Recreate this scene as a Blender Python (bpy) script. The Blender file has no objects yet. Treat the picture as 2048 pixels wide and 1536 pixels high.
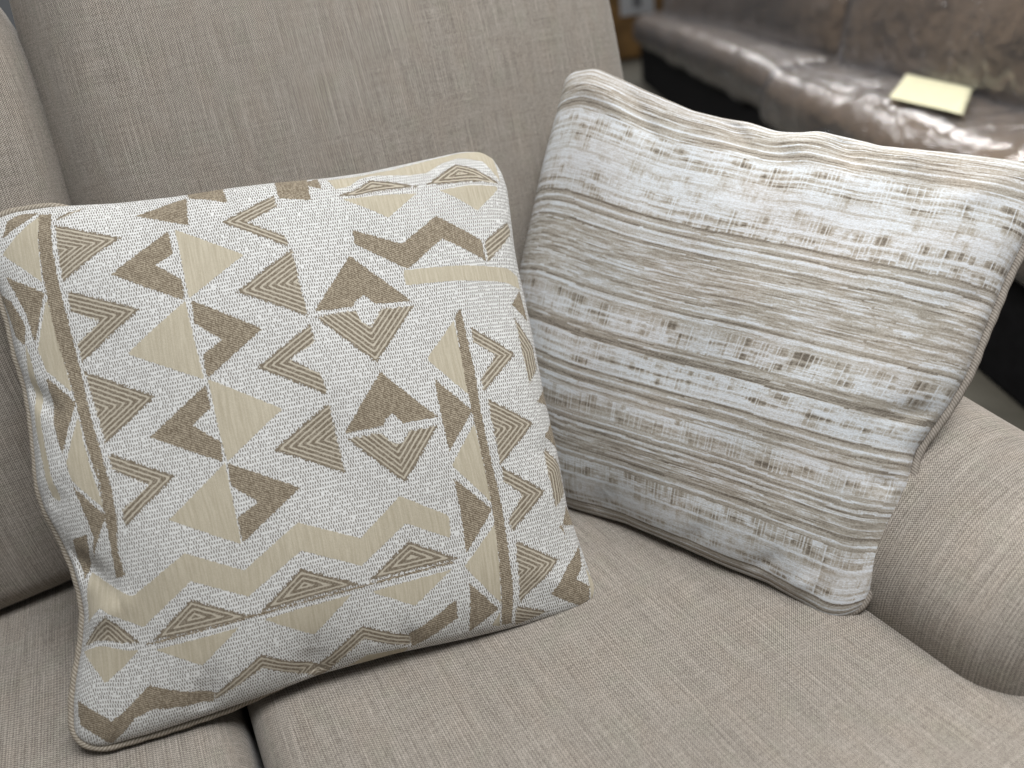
import bpy, math, random
import numpy as np
from mathutils import Matrix, Vector, noise as mnoise

sc = bpy.context.scene
COL = sc.collection
rng = np.random.default_rng(7)

# ---------------------------------------------------------------- camera, light, exposure
cam_d = bpy.data.cameras.new('camera')
cam = bpy.data.objects.new('camera', cam_d)
COL.objects.link(cam)
cam.matrix_world = Matrix(((0.8636, 0.3365, -0.3754, 0.0),
                           (-0.4871, 0.3649, -0.7934, 0.0),
                           (-0.1300, 0.8681, 0.4791, 0.98),
                           (0, 0, 0, 1)))
cam_d.sensor_width = 36.0
cam_d.lens = 26.016
cam_d.clip_start = 0.02
cam_d.clip_end = 100.0
cam_d.dof.use_dof = True
cam_d.dof.focus_distance = 0.70
cam_d.dof.aperture_fstop = 2.7
sc.camera = cam

world = bpy.data.worlds.new('World')
sc.world = world
world.use_nodes = True
wb = world.node_tree.nodes['Background']
wb.inputs['Color'].default_value = (0.93, 0.96, 1.0, 1)
wb.inputs['Strength'].default_value = 0.12

def ceiling_lamp(name, loc, target, sx, sy, watts, color):
    d = bpy.data.lights.new(name, 'AREA')
    d.shape = 'RECTANGLE'; d.size = sx; d.size_y = sy; d.energy = watts; d.color = color
    o = bpy.data.objects.new(name, d)
    COL.objects.link(o)
    o.location = loc
    o.rotation_euler = (Vector(target)-Vector(loc)).to_track_quat('-Z', 'Y').to_euler()
    return o
ceiling_lamp('ceiling_lamp', (0.25, 2.55, 2.75), (0.15, 0.6, 0.5), 1.0, 0.30, 92, (1.0, 0.965, 0.92))
ceiling_lamp('ceiling_lamp', (0.35, -0.25, 2.7), (0.15, 0.6, 0.5), 0.9, 0.8, 66, (0.955, 0.98, 1.0))
ceiling_lamp('ceiling_lamp', (1.3, 0.1, 2.75), (0.5, 0.5, 0.5), 1.4, 0.6, 26, (1.0, 0.97, 0.93))
ceiling_lamp('ceiling_lamp', (3.6, 3.4, 2.9), (2.6, 2.2, 0.5), 1.5, 0.4, 60, (1.0, 0.97, 0.94))
for lx, ly in ((5.2, 4.4), (7.6, 6.6), (4.4, 7.4), (1.7, 6.6)):
    ceiling_lamp('ceiling_lamp', (lx, ly, 3.1), (2.2, 1.6, 0.5), 1.6, 0.4, 66, (1.0, 0.98, 0.96))

vs = sc.view_settings
vs.view_transform = 'Standard'
vs.look = 'None'
vs.gamma = 1.0
vs.use_curve_mapping = False
vs.exposure = -0.32

# ---------------------------------------------------------------- helpers
def empty(name, loc, label=None, cat=None, group=None, rotz=0.0):
    o = bpy.data.objects.new(name, None)
    COL.objects.link(o)
    o.empty_display_size = .05
    o.location = loc
    o.rotation_euler = (0, 0, rotz)
    if label: o['label'] = label
    if cat: o['category'] = cat
    if group: o['group'] = group
    return o

def mesh_obj(name, verts, faces, material, parent=None, uvs=None, attrs=None, smooth=True):
    """verts are world coordinates; uvs one pair per vertex"""
    me = bpy.data.meshes.new(name)
    verts = np.asarray(verts, float)
    if parent is not None:
        mw = np.array(parent_world(parent).inverted())
        verts = verts@mw[:3, :3].T+mw[:3, 3]
    if isinstance(faces, np.ndarray):
        n = len(faces); k = faces.shape[1]
        me.vertices.add(len(verts)); me.vertices.foreach_set('co', verts.ravel())
        me.loops.add(n*k); me.loops.foreach_set('vertex_index', faces.ravel().astype(np.int32))
        me.polygons.add(n); me.polygons.foreach_set('loop_start', np.arange(0, n*k, k, dtype=np.int32))
        me.update(calc_edges=True)
    else:
        me.from_pydata([tuple(v) for v in verts], [], faces)
    me.polygons.foreach_set('use_smooth', np.full(len(me.polygons), smooth))
    if uvs is not None:
        uvs = np.asarray(uvs, float)
        li = np.empty(len(me.loops), np.int32); me.loops.foreach_get('vertex_index', li)
        uvl = me.uv_layers.new(name='UVMap')
        uvl.data.foreach_set('uv', uvs[li].ravel())
    for k, a in (attrs or {}).items():
        at = me.attributes.new(k, 'FLOAT', 'POINT')
        at.data.foreach_set('value', np.asarray(a, float).ravel())
    me.materials.append(material)
    me.update()
    o = bpy.data.objects.new(name, me)
    COL.objects.link(o)
    if parent is not None: o.parent = parent
    return o

def parent_world(p):
    m = Matrix.LocRotScale(p.location, p.rotation_euler, p.scale)
    return m if p.parent is None else parent_world(p.parent)@m

def grid_faces(nv, nu, flip=False):
    i = np.arange((nv-1)*(nu-1)); r, c = i//(nu-1), i % (nu-1)
    a = r*nu+c
    f = np.stack([a, a+1, a+nu+1, a+nu], 1)
    return f[:, ::-1].copy() if flip else f

def fbm(p, seed=0.0, octaves=3):
    """cheap smooth value noise of (n,3) points, about -1..1"""
    out = np.zeros(len(p)); amp = 1.0; tot = 0
    r = np.random.default_rng(int(seed*1000)+11)
    for o in range(octaves):
        for k in range(5):
            d = r.normal(size=3); d /= np.linalg.norm(d)
            out += amp*np.sin(p@d*(2.0**o)*r.uniform(.7, 1.4)+r.uniform(0, 6.28))/3.0
        tot += amp; amp *= .5
    return out/tot

# ---------------------------------------------------------------- node helpers
class N:
    """a node socket with arithmetic"""
    def __init__(self, t, s): self.t, self.s = t, s
    def _m(self, op, b=None, c=None):
        n = self.t.nodes.new('ShaderNodeMath'); n.operation = op
        for i, x in enumerate((self, b, c)):
            if x is None: continue
            if isinstance(x, N): self.t.links.new(x.s, n.inputs[i])
            else: n.inputs[i].default_value = x
        return N(self.t, n.outputs[0])
    def __add__(self, b): return self._m('ADD', b)
    def __sub__(self, b): return self._m('SUBTRACT', b)
    def __mul__(self, b): return self._m('MULTIPLY', b)
    def __truediv__(self, b): return self._m('DIVIDE', b)
    def floor(self): return self._m('FLOOR')
    def fract(self): return self._m('FRACT')
    def lt(self, b): return self._m('LESS_THAN', b)
    def gt(self, b): return self._m('GREATER_THAN', b)
    def sin(self): return self._m('SINE')
    def abs(self): return self._m('ABSOLUTE')
    def mx(self, b): return self._m('MAXIMUM', b)
    def mn(self, b): return self._m('MINIMUM', b)
    def ramp(self, a, b, lo=0.0, hi=1.0):
        n = self.t.nodes.new('ShaderNodeMapRange')
        n.interpolation_type = 'SMOOTHSTEP'
        self.t.links.new(self.s, n.inputs['Value'])
        n.inputs['From Min'].default_value = a; n.inputs['From Max'].default_value = b
        n.inputs['To Min'].default_value = lo; n.inputs['To Max'].default_value = hi
        return N(self.t, n.outputs['Result'])

class Mat:
    def __init__(self, name, rough=.9, spec=.25):
        self.m = bpy.data.materials.new(name); self.m.use_nodes = True
        self.t = self.m.node_tree
        self.b = self.t.nodes['Principled BSDF']
        self.b.inputs['Roughness'].default_value = rough
        self.b.inputs['Specular IOR Level'].default_value = spec
    def uv(self):
        n = self.t.nodes.new('ShaderNodeUVMap'); n.uv_map = 'UVMap'
        s = self.t.nodes.new('ShaderNodeSeparateXYZ'); self.t.links.new(n.outputs[0], s.inputs[0])
        return N(self.t, s.outputs[0]), N(self.t, s.outputs[1])
    def pos(self):
        n = self.t.nodes.new('ShaderNodeTexCoord')
        return n.outputs['Object']
    def attr(self, name):
        n = self.t.nodes.new('ShaderNodeAttribute'); n.attribute_name = name
        return N(self.t, n.outputs['Fac'])
    def vec(self, x, y, z=0.0):
        n = self.t.nodes.new('ShaderNodeCombineXYZ')
        for i, q in enumerate((x, y, z)):
            if isinstance(q, N): self.t.links.new(q.s, n.inputs[i])
            else: n.inputs[i].default_value = q
        return n.outputs[0]
    def white(self, v):
        n = self.t.nodes.new('ShaderNodeTexWhiteNoise'); n.noise_dimensions = '3D'
        self.t.links.new(v, n.inputs['Vector'])
        return N(self.t, n.outputs['Value'])
    def noise(self, v, scale=1.0, detail=2.0, rough=.5):
        n = self.t.nodes.new('ShaderNodeTexNoise')
        n.inputs['Scale'].default_value = scale; n.inputs['Detail'].default_value = detail; n.inputs['Roughness'].default_value = rough
        self.t.links.new(v, n.inputs['Vector'])
        return N(self.t, n.outputs['Fac'])
    def mix(self, fac, a, b, mode='MIX'):
        n = self.t.nodes.new('ShaderNodeMix'); n.data_type = 'RGBA'; n.blend_type = mode
        for k, q in ((0, fac), (6, a), (7, b)):
            if isinstance(q, N): self.t.links.new(q.s, n.inputs[k])
            elif k == 0: n.inputs[k].default_value = q
            else: n.inputs[k].default_value = (*q, 1)
        return N(self.t, n.outputs[2])
    def color(self, c):
        if isinstance(c, N): self.t.links.new(c.s, self.b.inputs['Base Color'])
        else: self.b.inputs['Base Color'].default_value = (*c, 1)
    def bump(self, h, strength, dist, into='Normal'):
        n = self.t.nodes.new('ShaderNodeBump')
        n.inputs['Strength'].default_value = strength; n.inputs['Distance'].default_value = dist
        self.t.links.new(h.s, n.inputs['Height'])
        self.t.links.new(n.outputs[0], self.b.inputs[into])
    def sheen(self, w, rough=.4):
        self.b.inputs['Sheen Weight'].default_value = w; self.b.inputs['Sheen Roughness'].default_value = rough
KILIM_EDGES = {'top': [(-0.1129,0.8180,0.8404), (-0.1075,0.8205,0.8459), (-0.0993,0.8201,0.8481), (-0.0846,0.8179,0.8499), (-0.0567,0.8106,0.8484), (-0.0356,0.8040,0.8457), (-0.0008,0.7929,0.8408), (0.0506,0.7786,0.8368), (0.0972,0.7670,0.8351), (0.1389,0.7557,0.8323), (0.1861,0.7419,0.8277), (0.2231,0.7327,0.8264), (0.2830,0.7203,0.8281), (0.3180,0.7132,0.8293), (0.3375,0.7068,0.8264), (0.3470,0.6995,0.8186)],
 'right': [(0.3470,0.6995,0.8186), (0.3498,0.6900,0.8054), (0.3486,0.6795,0.7892), (0.3415,0.6664,0.7672), (0.3314,0.6483,0.7366), (0.3269,0.6376,0.7190), (0.3172,0.6090,0.6728), (0.3011,0.5677,0.6056), (0.2939,0.5432,0.5664), (0.2860,0.5231,0.5335), (0.2810,0.5114,0.5143), (0.2793,0.4929,0.4860), (0.2775,0.4728,0.4553), (0.2767,0.4655,0.4441), (0.2731,0.4621,0.4376), (0.2675,0.4620,0.4357)],
 'bottom': [(-0.1827,0.5754,0.4531), (-0.1767,0.5705,0.4478), (-0.1680,0.5670,0.4455), (-0.1315,0.5580,0.4443), (-0.0806,0.5466,0.4445), (-0.0276,0.5354,0.4457), (0.0139,0.5273,0.4476), (0.0822,0.5102,0.4450), (0.1462,0.4915,0.4388), (0.1956,0.4781,0.4355), (0.2310,0.4692,0.4341), (0.2539,0.4641,0.4342), (0.2675,0.4620,0.4357)],
 'left': [(-0.1129,0.8180,0.8404), (-0.1177,0.8120,0.8297), (-0.1197,0.8017,0.8137), (-0.1188,0.7902,0.7967), (-0.1206,0.7709,0.7672), (-0.1246,0.7556,0.7429), (-0.1257,0.7390,0.7176), (-0.1312,0.7214,0.6895), (-0.1389,0.7049,0.6621), (-0.1447,0.6934,0.6428), (-0.1464,0.6803,0.6226), (-0.1429,0.6652,0.6012), (-0.1413,0.6496,0.5783), (-0.1435,0.6353,0.5561), (-0.1466,0.6258,0.5409), (-0.1575,0.6140,0.5194), (-0.1699,0.6037,0.4998), (-0.1788,0.5946,0.4832), (-0.1865,0.5839,0.4645), (-0.1866,0.5791,0.4573), (-0.1827,0.5754,0.4531)]}
STRIPE_EDGES = {'top': [(0.4971,0.7883,0.8578), (0.5029,0.7889,0.8678), (0.5104,0.7824,0.8733), (0.5258,0.7588,0.8741), (0.5373,0.7279,0.8614), (0.5491,0.6946,0.8471), (0.5680,0.6432,0.8264), (0.5819,0.6126,0.8183), (0.5939,0.5890,0.8138), (0.6060,0.5594,0.8040), (0.6158,0.5426,0.8026), (0.6267,0.5274,0.8038), (0.6388,0.5013,0.7971), (0.6500,0.4757,0.7899), (0.6795,0.4239,0.7834), (0.6992,0.3893,0.7787), (0.7101,0.3688,0.7749), (0.7114,0.3610,0.7703)],
 'right': [(0.7114,0.3610,0.7703), (0.7085,0.3554,0.7630), (0.7030,0.3513,0.7539), (0.6757,0.3433,0.7183), (0.6526,0.3403,0.6908), (0.6191,0.3327,0.6486), (0.5965,0.3272,0.6199), (0.5759,0.3264,0.5965), (0.5548,0.3283,0.5737), (0.5423,0.3296,0.5602), (0.5235,0.3196,0.5331), (0.4986,0.3123,0.5008), (0.4737,0.3049,0.4685), (0.4596,0.3022,0.4510), (0.4511,0.3033,0.4416)],
 'bottom': [(0.3053,0.6973,0.4525), (0.3022,0.6907,0.4424), (0.3064,0.6738,0.4386), (0.3367,0.5892,0.4355), (0.3637,0.5271,0.4409), (0.3853,0.4683,0.4395), (0.4044,0.4141,0.4371), (0.4187,0.3772,0.4372), (0.4288,0.3394,0.4316), (0.4323,0.3245,0.4291), (0.4361,0.3167,0.4301), (0.4427,0.3090,0.4345), (0.4511,0.3033,0.4416)],
 'left': [(0.4971,0.7883,0.8578), (0.4915,0.7851,0.8456), (0.4772,0.7819,0.8191), (0.4580,0.7784,0.7840), (0.4304,0.7693,0.7293), (0.4039,0.7618,0.6772), (0.3777,0.7511,0.6226), (0.3526,0.7378,0.5674), (0.3283,0.7223,0.5119), (0.3126,0.7085,0.4735), (0.3053,0.6973,0.4525)]}
TAN = [[(-0.436,0.904),(-0.247,0.963),(-0.252,0.825)],
 [(-0.237,0.957),(-0.257,1.072),(-0.114,1.072),(-0.102,0.908),(-0.204,0.943)],
 [(0.086,0.999),(0.213,0.996),(0.204,0.864),(0.088,0.888)],
 [(0.204,0.961),(0.252,0.987),(0.255,0.913),(0.213,0.935)],
 [(-0.552,0.665),(-0.327,0.814),(-0.327,0.715),(-0.394,0.678),(-0.313,0.604),(-0.317,0.519)],
 [(-0.293,0.514),(-0.065,0.353),(-0.290,0.212),(-0.289,0.301),(-0.215,0.343),(-0.299,0.424)],
 [(-0.524,0.051),(-0.298,0.193),(-0.295,0.106),(-0.368,0.059),(-0.284,-0.022),(-0.293,-0.095)],
 [(-0.279,-0.103),(-0.057,-0.254),(-0.311,-0.397),(-0.302,-0.302),(-0.214,-0.266),(-0.289,-0.187)],
 [(0.330,0.704),(0.326,0.644),(0.511,0.504),(0.670,0.605),(0.837,0.488),(0.833,0.576),(0.662,0.707),(0.506,0.613)],
 [(0.299,0.598),(0.500,0.372),(0.360,0.385),(0.325,0.428),(0.290,0.412),(0.271,0.387),(0.129,0.388)],
 [(0.329,0.117),(0.510,-0.095),(0.374,-0.092),(0.340,-0.046),(0.311,-0.065),(0.296,-0.089),(0.150,-0.090)],
 [(-0.771,0.956),(-0.725,0.953),(-0.736,0.804),(-0.742,0.682),(-0.738,0.535),(-0.738,0.391),(-0.726,0.200),(-0.702,0.048),(-0.695,-0.102),(-0.718,-0.208),(-0.760,-0.315),(-0.760,-0.404),(-0.801,-0.409),(-0.764,-0.223),(-0.723,-0.017),(-0.749,-0.176),(-0.733,-0.056),(-0.753,0.096),(-0.774,0.248),(-0.796,0.453),(-0.797,0.617),(-0.793,0.715),(-0.783,0.815)],
 [(0.655,0.275),(0.686,0.310),(0.693,0.063),(0.681,-0.144),(0.679,-0.324),(0.685,-0.532),(0.670,-0.712),(0.662,-0.818),(0.639,-0.965),(0.599,-0.961),(0.630,-0.675),(0.642,-0.496),(0.645,-0.291),(0.646,-0.059)],
 [(0.526,0.056),(0.649,-0.099),(0.521,-0.234)],
 [(0.514,-0.339),(0.643,-0.490),(0.505,-0.631)],
 [(0.495,-0.746),(0.591,-0.883),(0.467,-0.953)],
 [(-0.938,0.760),(-0.803,0.644),(-0.881,0.476),(-0.892,0.593),(-0.913,0.666)],
 [(-0.875,0.351),(-0.773,0.229),(-0.846,0.060),(-0.872,0.189)],
 [(-0.829,-0.056),(-0.750,-0.186),(-0.874,-0.332),(-0.832,-0.253),(-0.822,-0.125)],
 [(-0.908,0.893),(-0.883,0.957),(-0.839,0.975),(-0.772,0.965),(-0.820,0.932)],
 [(-1.026,0.755),(-0.946,0.666),(-0.916,0.592),(-0.903,0.543),(-0.925,0.487),(-0.958,0.537),(-0.983,0.670)],
 [(-0.923,-0.242),(-0.852,-0.235),(-0.877,-0.295),(-0.949,-0.395),(-0.958,-0.322)],
 [(0.808,-0.883),(0.987,-0.735),(0.969,-0.821),(0.927,-0.861),(0.978,-0.911),(0.974,-0.971),(0.936,-0.982)],
 [(0.984,-0.555),(0.939,-0.625),(0.938,-0.674),(0.919,-0.627),(1.077,-0.653)],
 [(0.937,-0.113),(1.010,-0.034),(1.077,-0.142)],
 [(0.935,-0.257),(1.077,-0.174),(1.024,-0.354)],
 [(0.914,0.304),(0.969,0.369),(0.977,0.231)],
 [(-0.973,-0.821),(-0.851,-0.904),(-0.707,-0.808),(-0.554,-0.878),(-0.489,-0.908),(-0.504,-0.943),(-0.706,-0.898),(-0.772,-0.913),(-0.884,-0.991),(-0.965,-0.905)],
 [(0.241,-0.972),(0.236,-0.904),(0.433,-0.801),(0.428,-0.879)],
 [(-0.713,-0.656),(-0.348,-0.657),(0.084,-0.664),(0.455,-0.646),(0.453,-0.655),(0.083,-0.673),(-0.349,-0.666),(-0.713,-0.664)]]
BEIGE = [[(-0.304,0.815),(-0.079,0.656),(-0.301,0.523)],
 [(-0.316,0.516),(-0.300,0.212),(-0.555,0.362)],
 [(-0.288,0.211),(-0.047,0.044),(-0.278,-0.099)],
 [(-0.287,-0.099),(-0.315,-0.398),(-0.538,-0.250)],
 [(0.491,0.503),(0.713,0.482),(0.927,0.458),(0.974,0.429),(0.975,0.371),(0.901,0.397),(0.700,0.420),(0.488,0.440)],
 [(0.315,0.854),(0.606,0.822),(0.475,0.734)],
 [(0.695,0.819),(0.938,0.819),(0.944,0.807),(0.838,0.705)],
 [(0.287,0.963),(0.438,0.966),(0.542,0.965),(0.826,0.985),(0.955,1.005),(1.079,1.076),(0.965,0.854),(0.916,0.935),(0.823,0.958),(0.750,0.946),(0.670,0.911),(0.601,0.914),(0.453,0.951),(0.408,0.947),(0.357,0.915),(0.307,0.903)],
 [(0.648,0.264),(0.660,-0.050),(0.513,0.135)],
 [(0.645,-0.149),(0.646,-0.465),(0.517,-0.288)],
 [(0.647,-0.542),(0.604,-0.865),(0.488,-0.679)],
 [(0.559,-0.949),(0.596,-0.899),(0.589,-0.966)],
 [(-0.920,0.837),(-0.763,0.951),(-0.780,0.847),(-0.803,0.686),(-0.861,0.755)],
 [(-0.797,0.627),(-0.782,0.268),(-0.865,0.368),(-0.878,0.450)],
 [(-0.768,0.181),(-0.743,-0.165),(-0.828,-0.037),(-0.834,0.030)],
 [(-0.920,0.490),(-0.918,0.405),(-0.929,0.205),(-0.910,0.049),(-0.899,-0.098),(-0.926,-0.081),(-0.931,0.017),(-0.955,0.175),(-0.950,0.368)],
 [(-0.915,-0.373),(-0.748,-0.482),(-0.519,-0.377),(-0.326,-0.492),(-0.100,-0.377),(0.113,-0.489),(0.293,-0.361),(0.464,-0.473),(0.457,-0.561),(0.294,-0.468),(0.101,-0.591),(-0.111,-0.480),(-0.324,-0.588),(-0.522,-0.478),(-0.722,-0.596),(-0.885,-0.501),(-0.955,-0.546),(-0.953,-0.456)],
 [(-0.972,-0.650),(-0.742,-0.672),(-0.867,-0.766)],
 [(-0.679,-0.686),(-0.368,-0.687),(-0.512,-0.787)],
 [(-0.278,-0.687),(0.046,-0.690),(-0.108,-0.808)],
 [(0.120,-0.698),(0.437,-0.678),(0.275,-0.791)],
 [(-0.087,-1.006),(0.066,-0.955),(0.229,-0.968),(0.178,-1.034),(0.001,-0.989)],
 [(0.932,-0.685),(1.033,-0.911),(1.079,-1.031),(1.078,-1.062),(0.977,-0.914),(0.984,-0.828)]]
LINED = [([(-0.712,0.898),(-0.494,0.811),(-0.726,0.666)],[0, 1]),
 ([(-0.717,0.632),(-0.476,0.518),(-0.724,0.364),(-0.726,0.436),(-0.625,0.497),(-0.721,0.555)],[0, 1]),
 ([(-0.721,0.330),(-0.480,0.191),(-0.681,0.062)],[0, 1]),
 ([(-0.676,0.028),(-0.468,-0.103),(-0.699,-0.242),(-0.685,-0.177),(-0.564,-0.114),(-0.677,-0.032)],[0, 1]),
 ([(0.072,0.906),(-0.137,0.812),(0.090,0.657),(0.076,0.714),(-0.042,0.793),(0.072,0.850)],[0, 1]),
 ([(0.093,0.649),(-0.131,0.511),(0.105,0.371)],[0, 1]),
 ([(0.105,0.341),(-0.110,0.213),(0.122,0.063),(0.113,0.144),(0.013,0.222),(0.111,0.269)],[0, 1]),
 ([(0.121,0.034),(-0.111,-0.098),(0.117,-0.238)],[0, 1]),
 ([(0.128,0.365),(0.282,0.372),(0.289,0.327),(0.327,0.297),(0.376,0.363),(0.504,0.352),(0.321,0.154)],[5, 6]),
 ([(0.154,-0.113),(0.281,-0.110),(0.318,-0.162),(0.357,-0.165),(0.386,-0.125),(0.503,-0.126),(0.324,-0.316)],[5, 6]),
 ([(0.714,0.225),(0.881,0.093),(0.712,-0.039),(0.710,0.013),(0.793,0.099),(0.708,0.166)],[0, 1]),
 ([(0.720,-0.067),(0.896,-0.196),(0.713,-0.332)],[0, 1]),
 ([(0.718,-0.340),(0.886,-0.475),(0.707,-0.596),(0.704,-0.543),(0.785,-0.465),(0.713,-0.397)],[0, 1]),
 ([(0.712,-0.630),(0.877,-0.759),(0.679,-0.880)],[0, 1]),
 ([(0.664,-0.890),(0.788,-0.954),(0.655,-0.980)],[0]),
 ([(0.913,0.248),(0.979,0.117),(0.978,0.032),(0.923,-0.033)],[0, 1]),
 ([(0.927,-0.303),(0.988,-0.390),(0.989,-0.501),(0.926,-0.552),(0.916,-0.402)],[0, 1]),
 ([(0.299,0.866),(0.446,0.926),(0.623,0.851)],[0, 1, 2]),
 ([(0.653,0.854),(0.800,0.930),(0.860,0.897),(0.953,0.839),(0.829,0.831)],[0, 1, 2, 4]),
 ([(0.846,0.573),(0.967,0.669),(0.979,0.621),(0.845,0.482)],[0]),
 ([(-0.976,-0.635),(-0.866,-0.529),(-0.742,-0.645)],[0, 1]),
 ([(-0.689,-0.651),(-0.534,-0.541),(-0.315,-0.664)],[0, 1, 2]),
 ([(-0.286,-0.656),(-0.122,-0.545),(0.085,-0.658)],[0, 1, 2]),
 ([(0.114,-0.654),(0.293,-0.539),(0.468,-0.642)],[0, 1, 2]),
 ([(-0.496,-0.913),(-0.305,-0.815),(-0.119,-0.940),(0.068,-0.820),(0.241,-0.912),(0.236,-0.962),(0.065,-0.879),(-0.119,-0.996),(-0.309,-0.871),(-0.495,-0.933)],[0, 1, 2, 3]),
 ([(-0.706,0.926),(-0.667,0.952),(-0.611,0.967),(-0.697,0.921)],[0])]
# ---------------------------------------------------------------- pillow surfaces
def poly_param(pts):
    """two curves along a traced seam: the seam itself and its slow course (for the middle of the cloth)"""
    a = np.array(pts, float)
    s = np.r_[0, np.cumsum(np.linalg.norm(np.diff(a, axis=0), axis=1))]
    s /= s[-1]
    tt = np.linspace(0, 1, 401)
    c = np.stack([np.interp(tt, s, a[:, k]) for k in range(3)], -1)
    lin = c[:1]+(c[-1:]-c[:1])*tt[:, None]
    def smooth(n):
        d = c-lin
        k = np.hanning(2*n+1); k /= k.sum()
        dp = np.concatenate([-d[1:n+1][::-1], d, -d[-n-1:-1][::-1]])
        e = lin+np.stack([np.convolve(dp[:, j], k, 'valid') for j in range(3)], -1)
        return lambda t: np.stack([np.interp(np.clip(t, 0, 1), tt, e[:, j]) for j in range(3)], -1)
    return smooth(9), smooth(85)

class Pillow:
    """u to the right, v upward, both -1..1; side +1 is the face, -1 the back"""
    def __init__(self, edges, thick_front, thick_back, power, half, folds):
        q = {k: poly_param(v) for k, v in edges.items()}
        self.e = {k: v[0] for k, v in q.items()}; self.slow = {k: v[1] for k, v in q.items()}
        self.tf, self.tb, self.p, self.half, self.folds = thick_front, thick_back, power, half, folds
        g = np.linspace(-1, 1, 241)
        w = np.sin(g*np.pi/2)
        h = thick_front*1.0*(1-w*w)**power
        arc = np.r_[0, np.cumsum(np.hypot(np.diff(w*half), np.diff(h)))]
        self.g, self.w, self.arc = g, w, arc-arc[-1]/2
    def fabric(self, u):                            # metres of cloth from the middle
        return np.interp(u, self.w, self.arc)
    def cloth(self, u, v):
        """cloth metres from the middle, measured along the face itself"""
        if not hasattr(self, 'cu'):
            gg = np.sin(np.linspace(-1, 1, 161)*np.pi/2)
            U, V = np.meshgrid(gg, gg)
            W = self.point(U, V, 1)
            a = np.cumsum(np.pad(np.linalg.norm(np.diff(W, axis=1), axis=2), ((0, 0), (1, 0))), 1)
            b = np.cumsum(np.pad(np.linalg.norm(np.diff(W, axis=0), axis=2), ((1, 0), (0, 0))), 0)
            self.cg, self.cu, self.cv = gg, a-a[:, 80:81], b-b[80:81, :]
        u = np.clip(u, -1, 1); v = np.clip(v, -1, 1)
        i = np.clip(np.searchsorted(self.cg, u)-1, 0, 159); j = np.clip(np.searchsorted(self.cg, v)-1, 0, 159)
        s = (u-self.cg[i])/(self.cg[i+1]-self.cg[i]); t = (v-self.cg[j])/(self.cg[j+1]-self.cg[j])
        f = lambda A: A[j, i]*(1-s)*(1-t)+A[j, i+1]*s*(1-t)+A[j+1, i]*(1-s)*t+A[j+1, i+1]*s*t
        return f(self.cu), f(self.cv)
    def base(self, u, v):
        s, t = (u+1)/2, (v+1)/2
        e, w = self.e, self.slow
        B, T, L, Rr = w['bottom'](s), w['top'](s), w['left'](1-t), w['right'](1-t)
        dB, dT, dL, dR = e['bottom'](s)-B, e['top'](s)-T, e['left'](1-t)-L, e['right'](1-t)-Rr
        c00, c10, c01, c11 = e['bottom'](0.), e['bottom'](1.), e['top'](0.), e['top'](1.)
        s = s[..., None]; t = t[..., None]
        return ((1-t)*B+t*T+(1-s)*L+s*Rr
                - ((1-s)*(1-t)*c00+s*(1-t)*c10+(1-s)*t*c01+s*t*c11)
                + (1-t)**6*dB+t**6*dT+(1-s)**6*dL+s**6*dR)
    def normal(self, u, v):
        # normal of the smooth (bilinear) sheet, so that seam wiggles do not tear the surface
        e = self.e
        c00, c10, c01, c11 = e['bottom'](0.), e['bottom'](1.), e['top'](0.), e['top'](1.)
        s = ((u+1)/2)[..., None]; t = ((v+1)/2)[..., None]
        du = (1-t)*(c10-c00)+t*(c11-c01)
        dv = (1-s)*(c01-c00)+s*(c11-c10)
        n = np.cross(du, dv)
        return n/np.linalg.norm(n, axis=-1, keepdims=True)
    def point(self, u, v, side=1):
        prof = np.clip((1-np.abs(u)**2.0)*(1-np.abs(v)**2.0), 0, 1)**self.p
        h = (self.tf if side > 0 else self.tb)*prof
        if side > 0:
            env = np.clip((1-u*u)*(1-v*v)*14, 0, 1)
            for (u0, v0, u1, v1, wd, am) in self.folds:
                dx, dy = u1-u0, v1-v0
                L2 = dx*dx+dy*dy
                k = np.clip(((u-u0)*dx+(v-v0)*dy)/L2, 0, 1)
                d2 = (u-u0-k*dx)**2+(v-v0-k*dy)**2
                h = h+am*np.exp(-d2/(wd*wd))*env*(0.35+0.65*np.sin(np.pi*np.clip(k*.9+.05, 0, 1)))
            # soft uneven filling
            h = h+env*0.0022*(np.sin(5.1*u+1.3+2*v)*np.sin(4.3*v-.7*u)+.6*np.sin(9.7*u-3.1*v)*np.sin(8.3*v+2.2*u))
        return self.base(u, v)+side*h[..., None]*self.normal(u, v)

KILIM_FOLDS = [(-.97,.35,-.86,.22,.035,-.006), (-.97,-.3,-.84,-.42,.05,-.008), (-.95,-.55,-.8,-.50,.05,.006), (-.95,-.12,-.88,-.05,.04,-.004),
               (-.55,-.97,-.5,-.84,.05,-.005), (-.15,-.97,-.12,-.86,.05,-.006), (.25,-.97,.22,-.88,.04,-.004),
               (-.1,.97,-.12,.88,.04,-.004), (.4,.97,.36,.86,.05,-.004), (.97,-.35,.88,-.3,.05,-.004), (.9,-.9,.75,-.75,.07,.004), (.9,.9,.75,.75,.07,.004)]
STRIPE_FOLDS = [(-.62,.97,-.40,.80,.05,-.007), (-.12,.98,.0,.86,.045,-.010), (.12,.98,.22,.86,.05,.007), (.32,.98,.40,.87,.045,-.009), (.55,.97,.62,.88,.05,.004),
                (-.9,.93,-.5,.86,.06,.006), (.5,-.97,.62,-.86,.035,-.004), (.72,-.97,.78,-.88,.035,.003), (.2,-.97,.3,-.86,.04,-.004), (-.3,-.97,-.2,-.86,.05,-.004),
                (.97,-.1,.86,-.14,.05,-.006), (.97,-.45,.88,-.42,.05,-.004), (.95,.4,.88,.34,.05,-.003), (.9,.9,.75,.75,.07,.004)]
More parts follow.
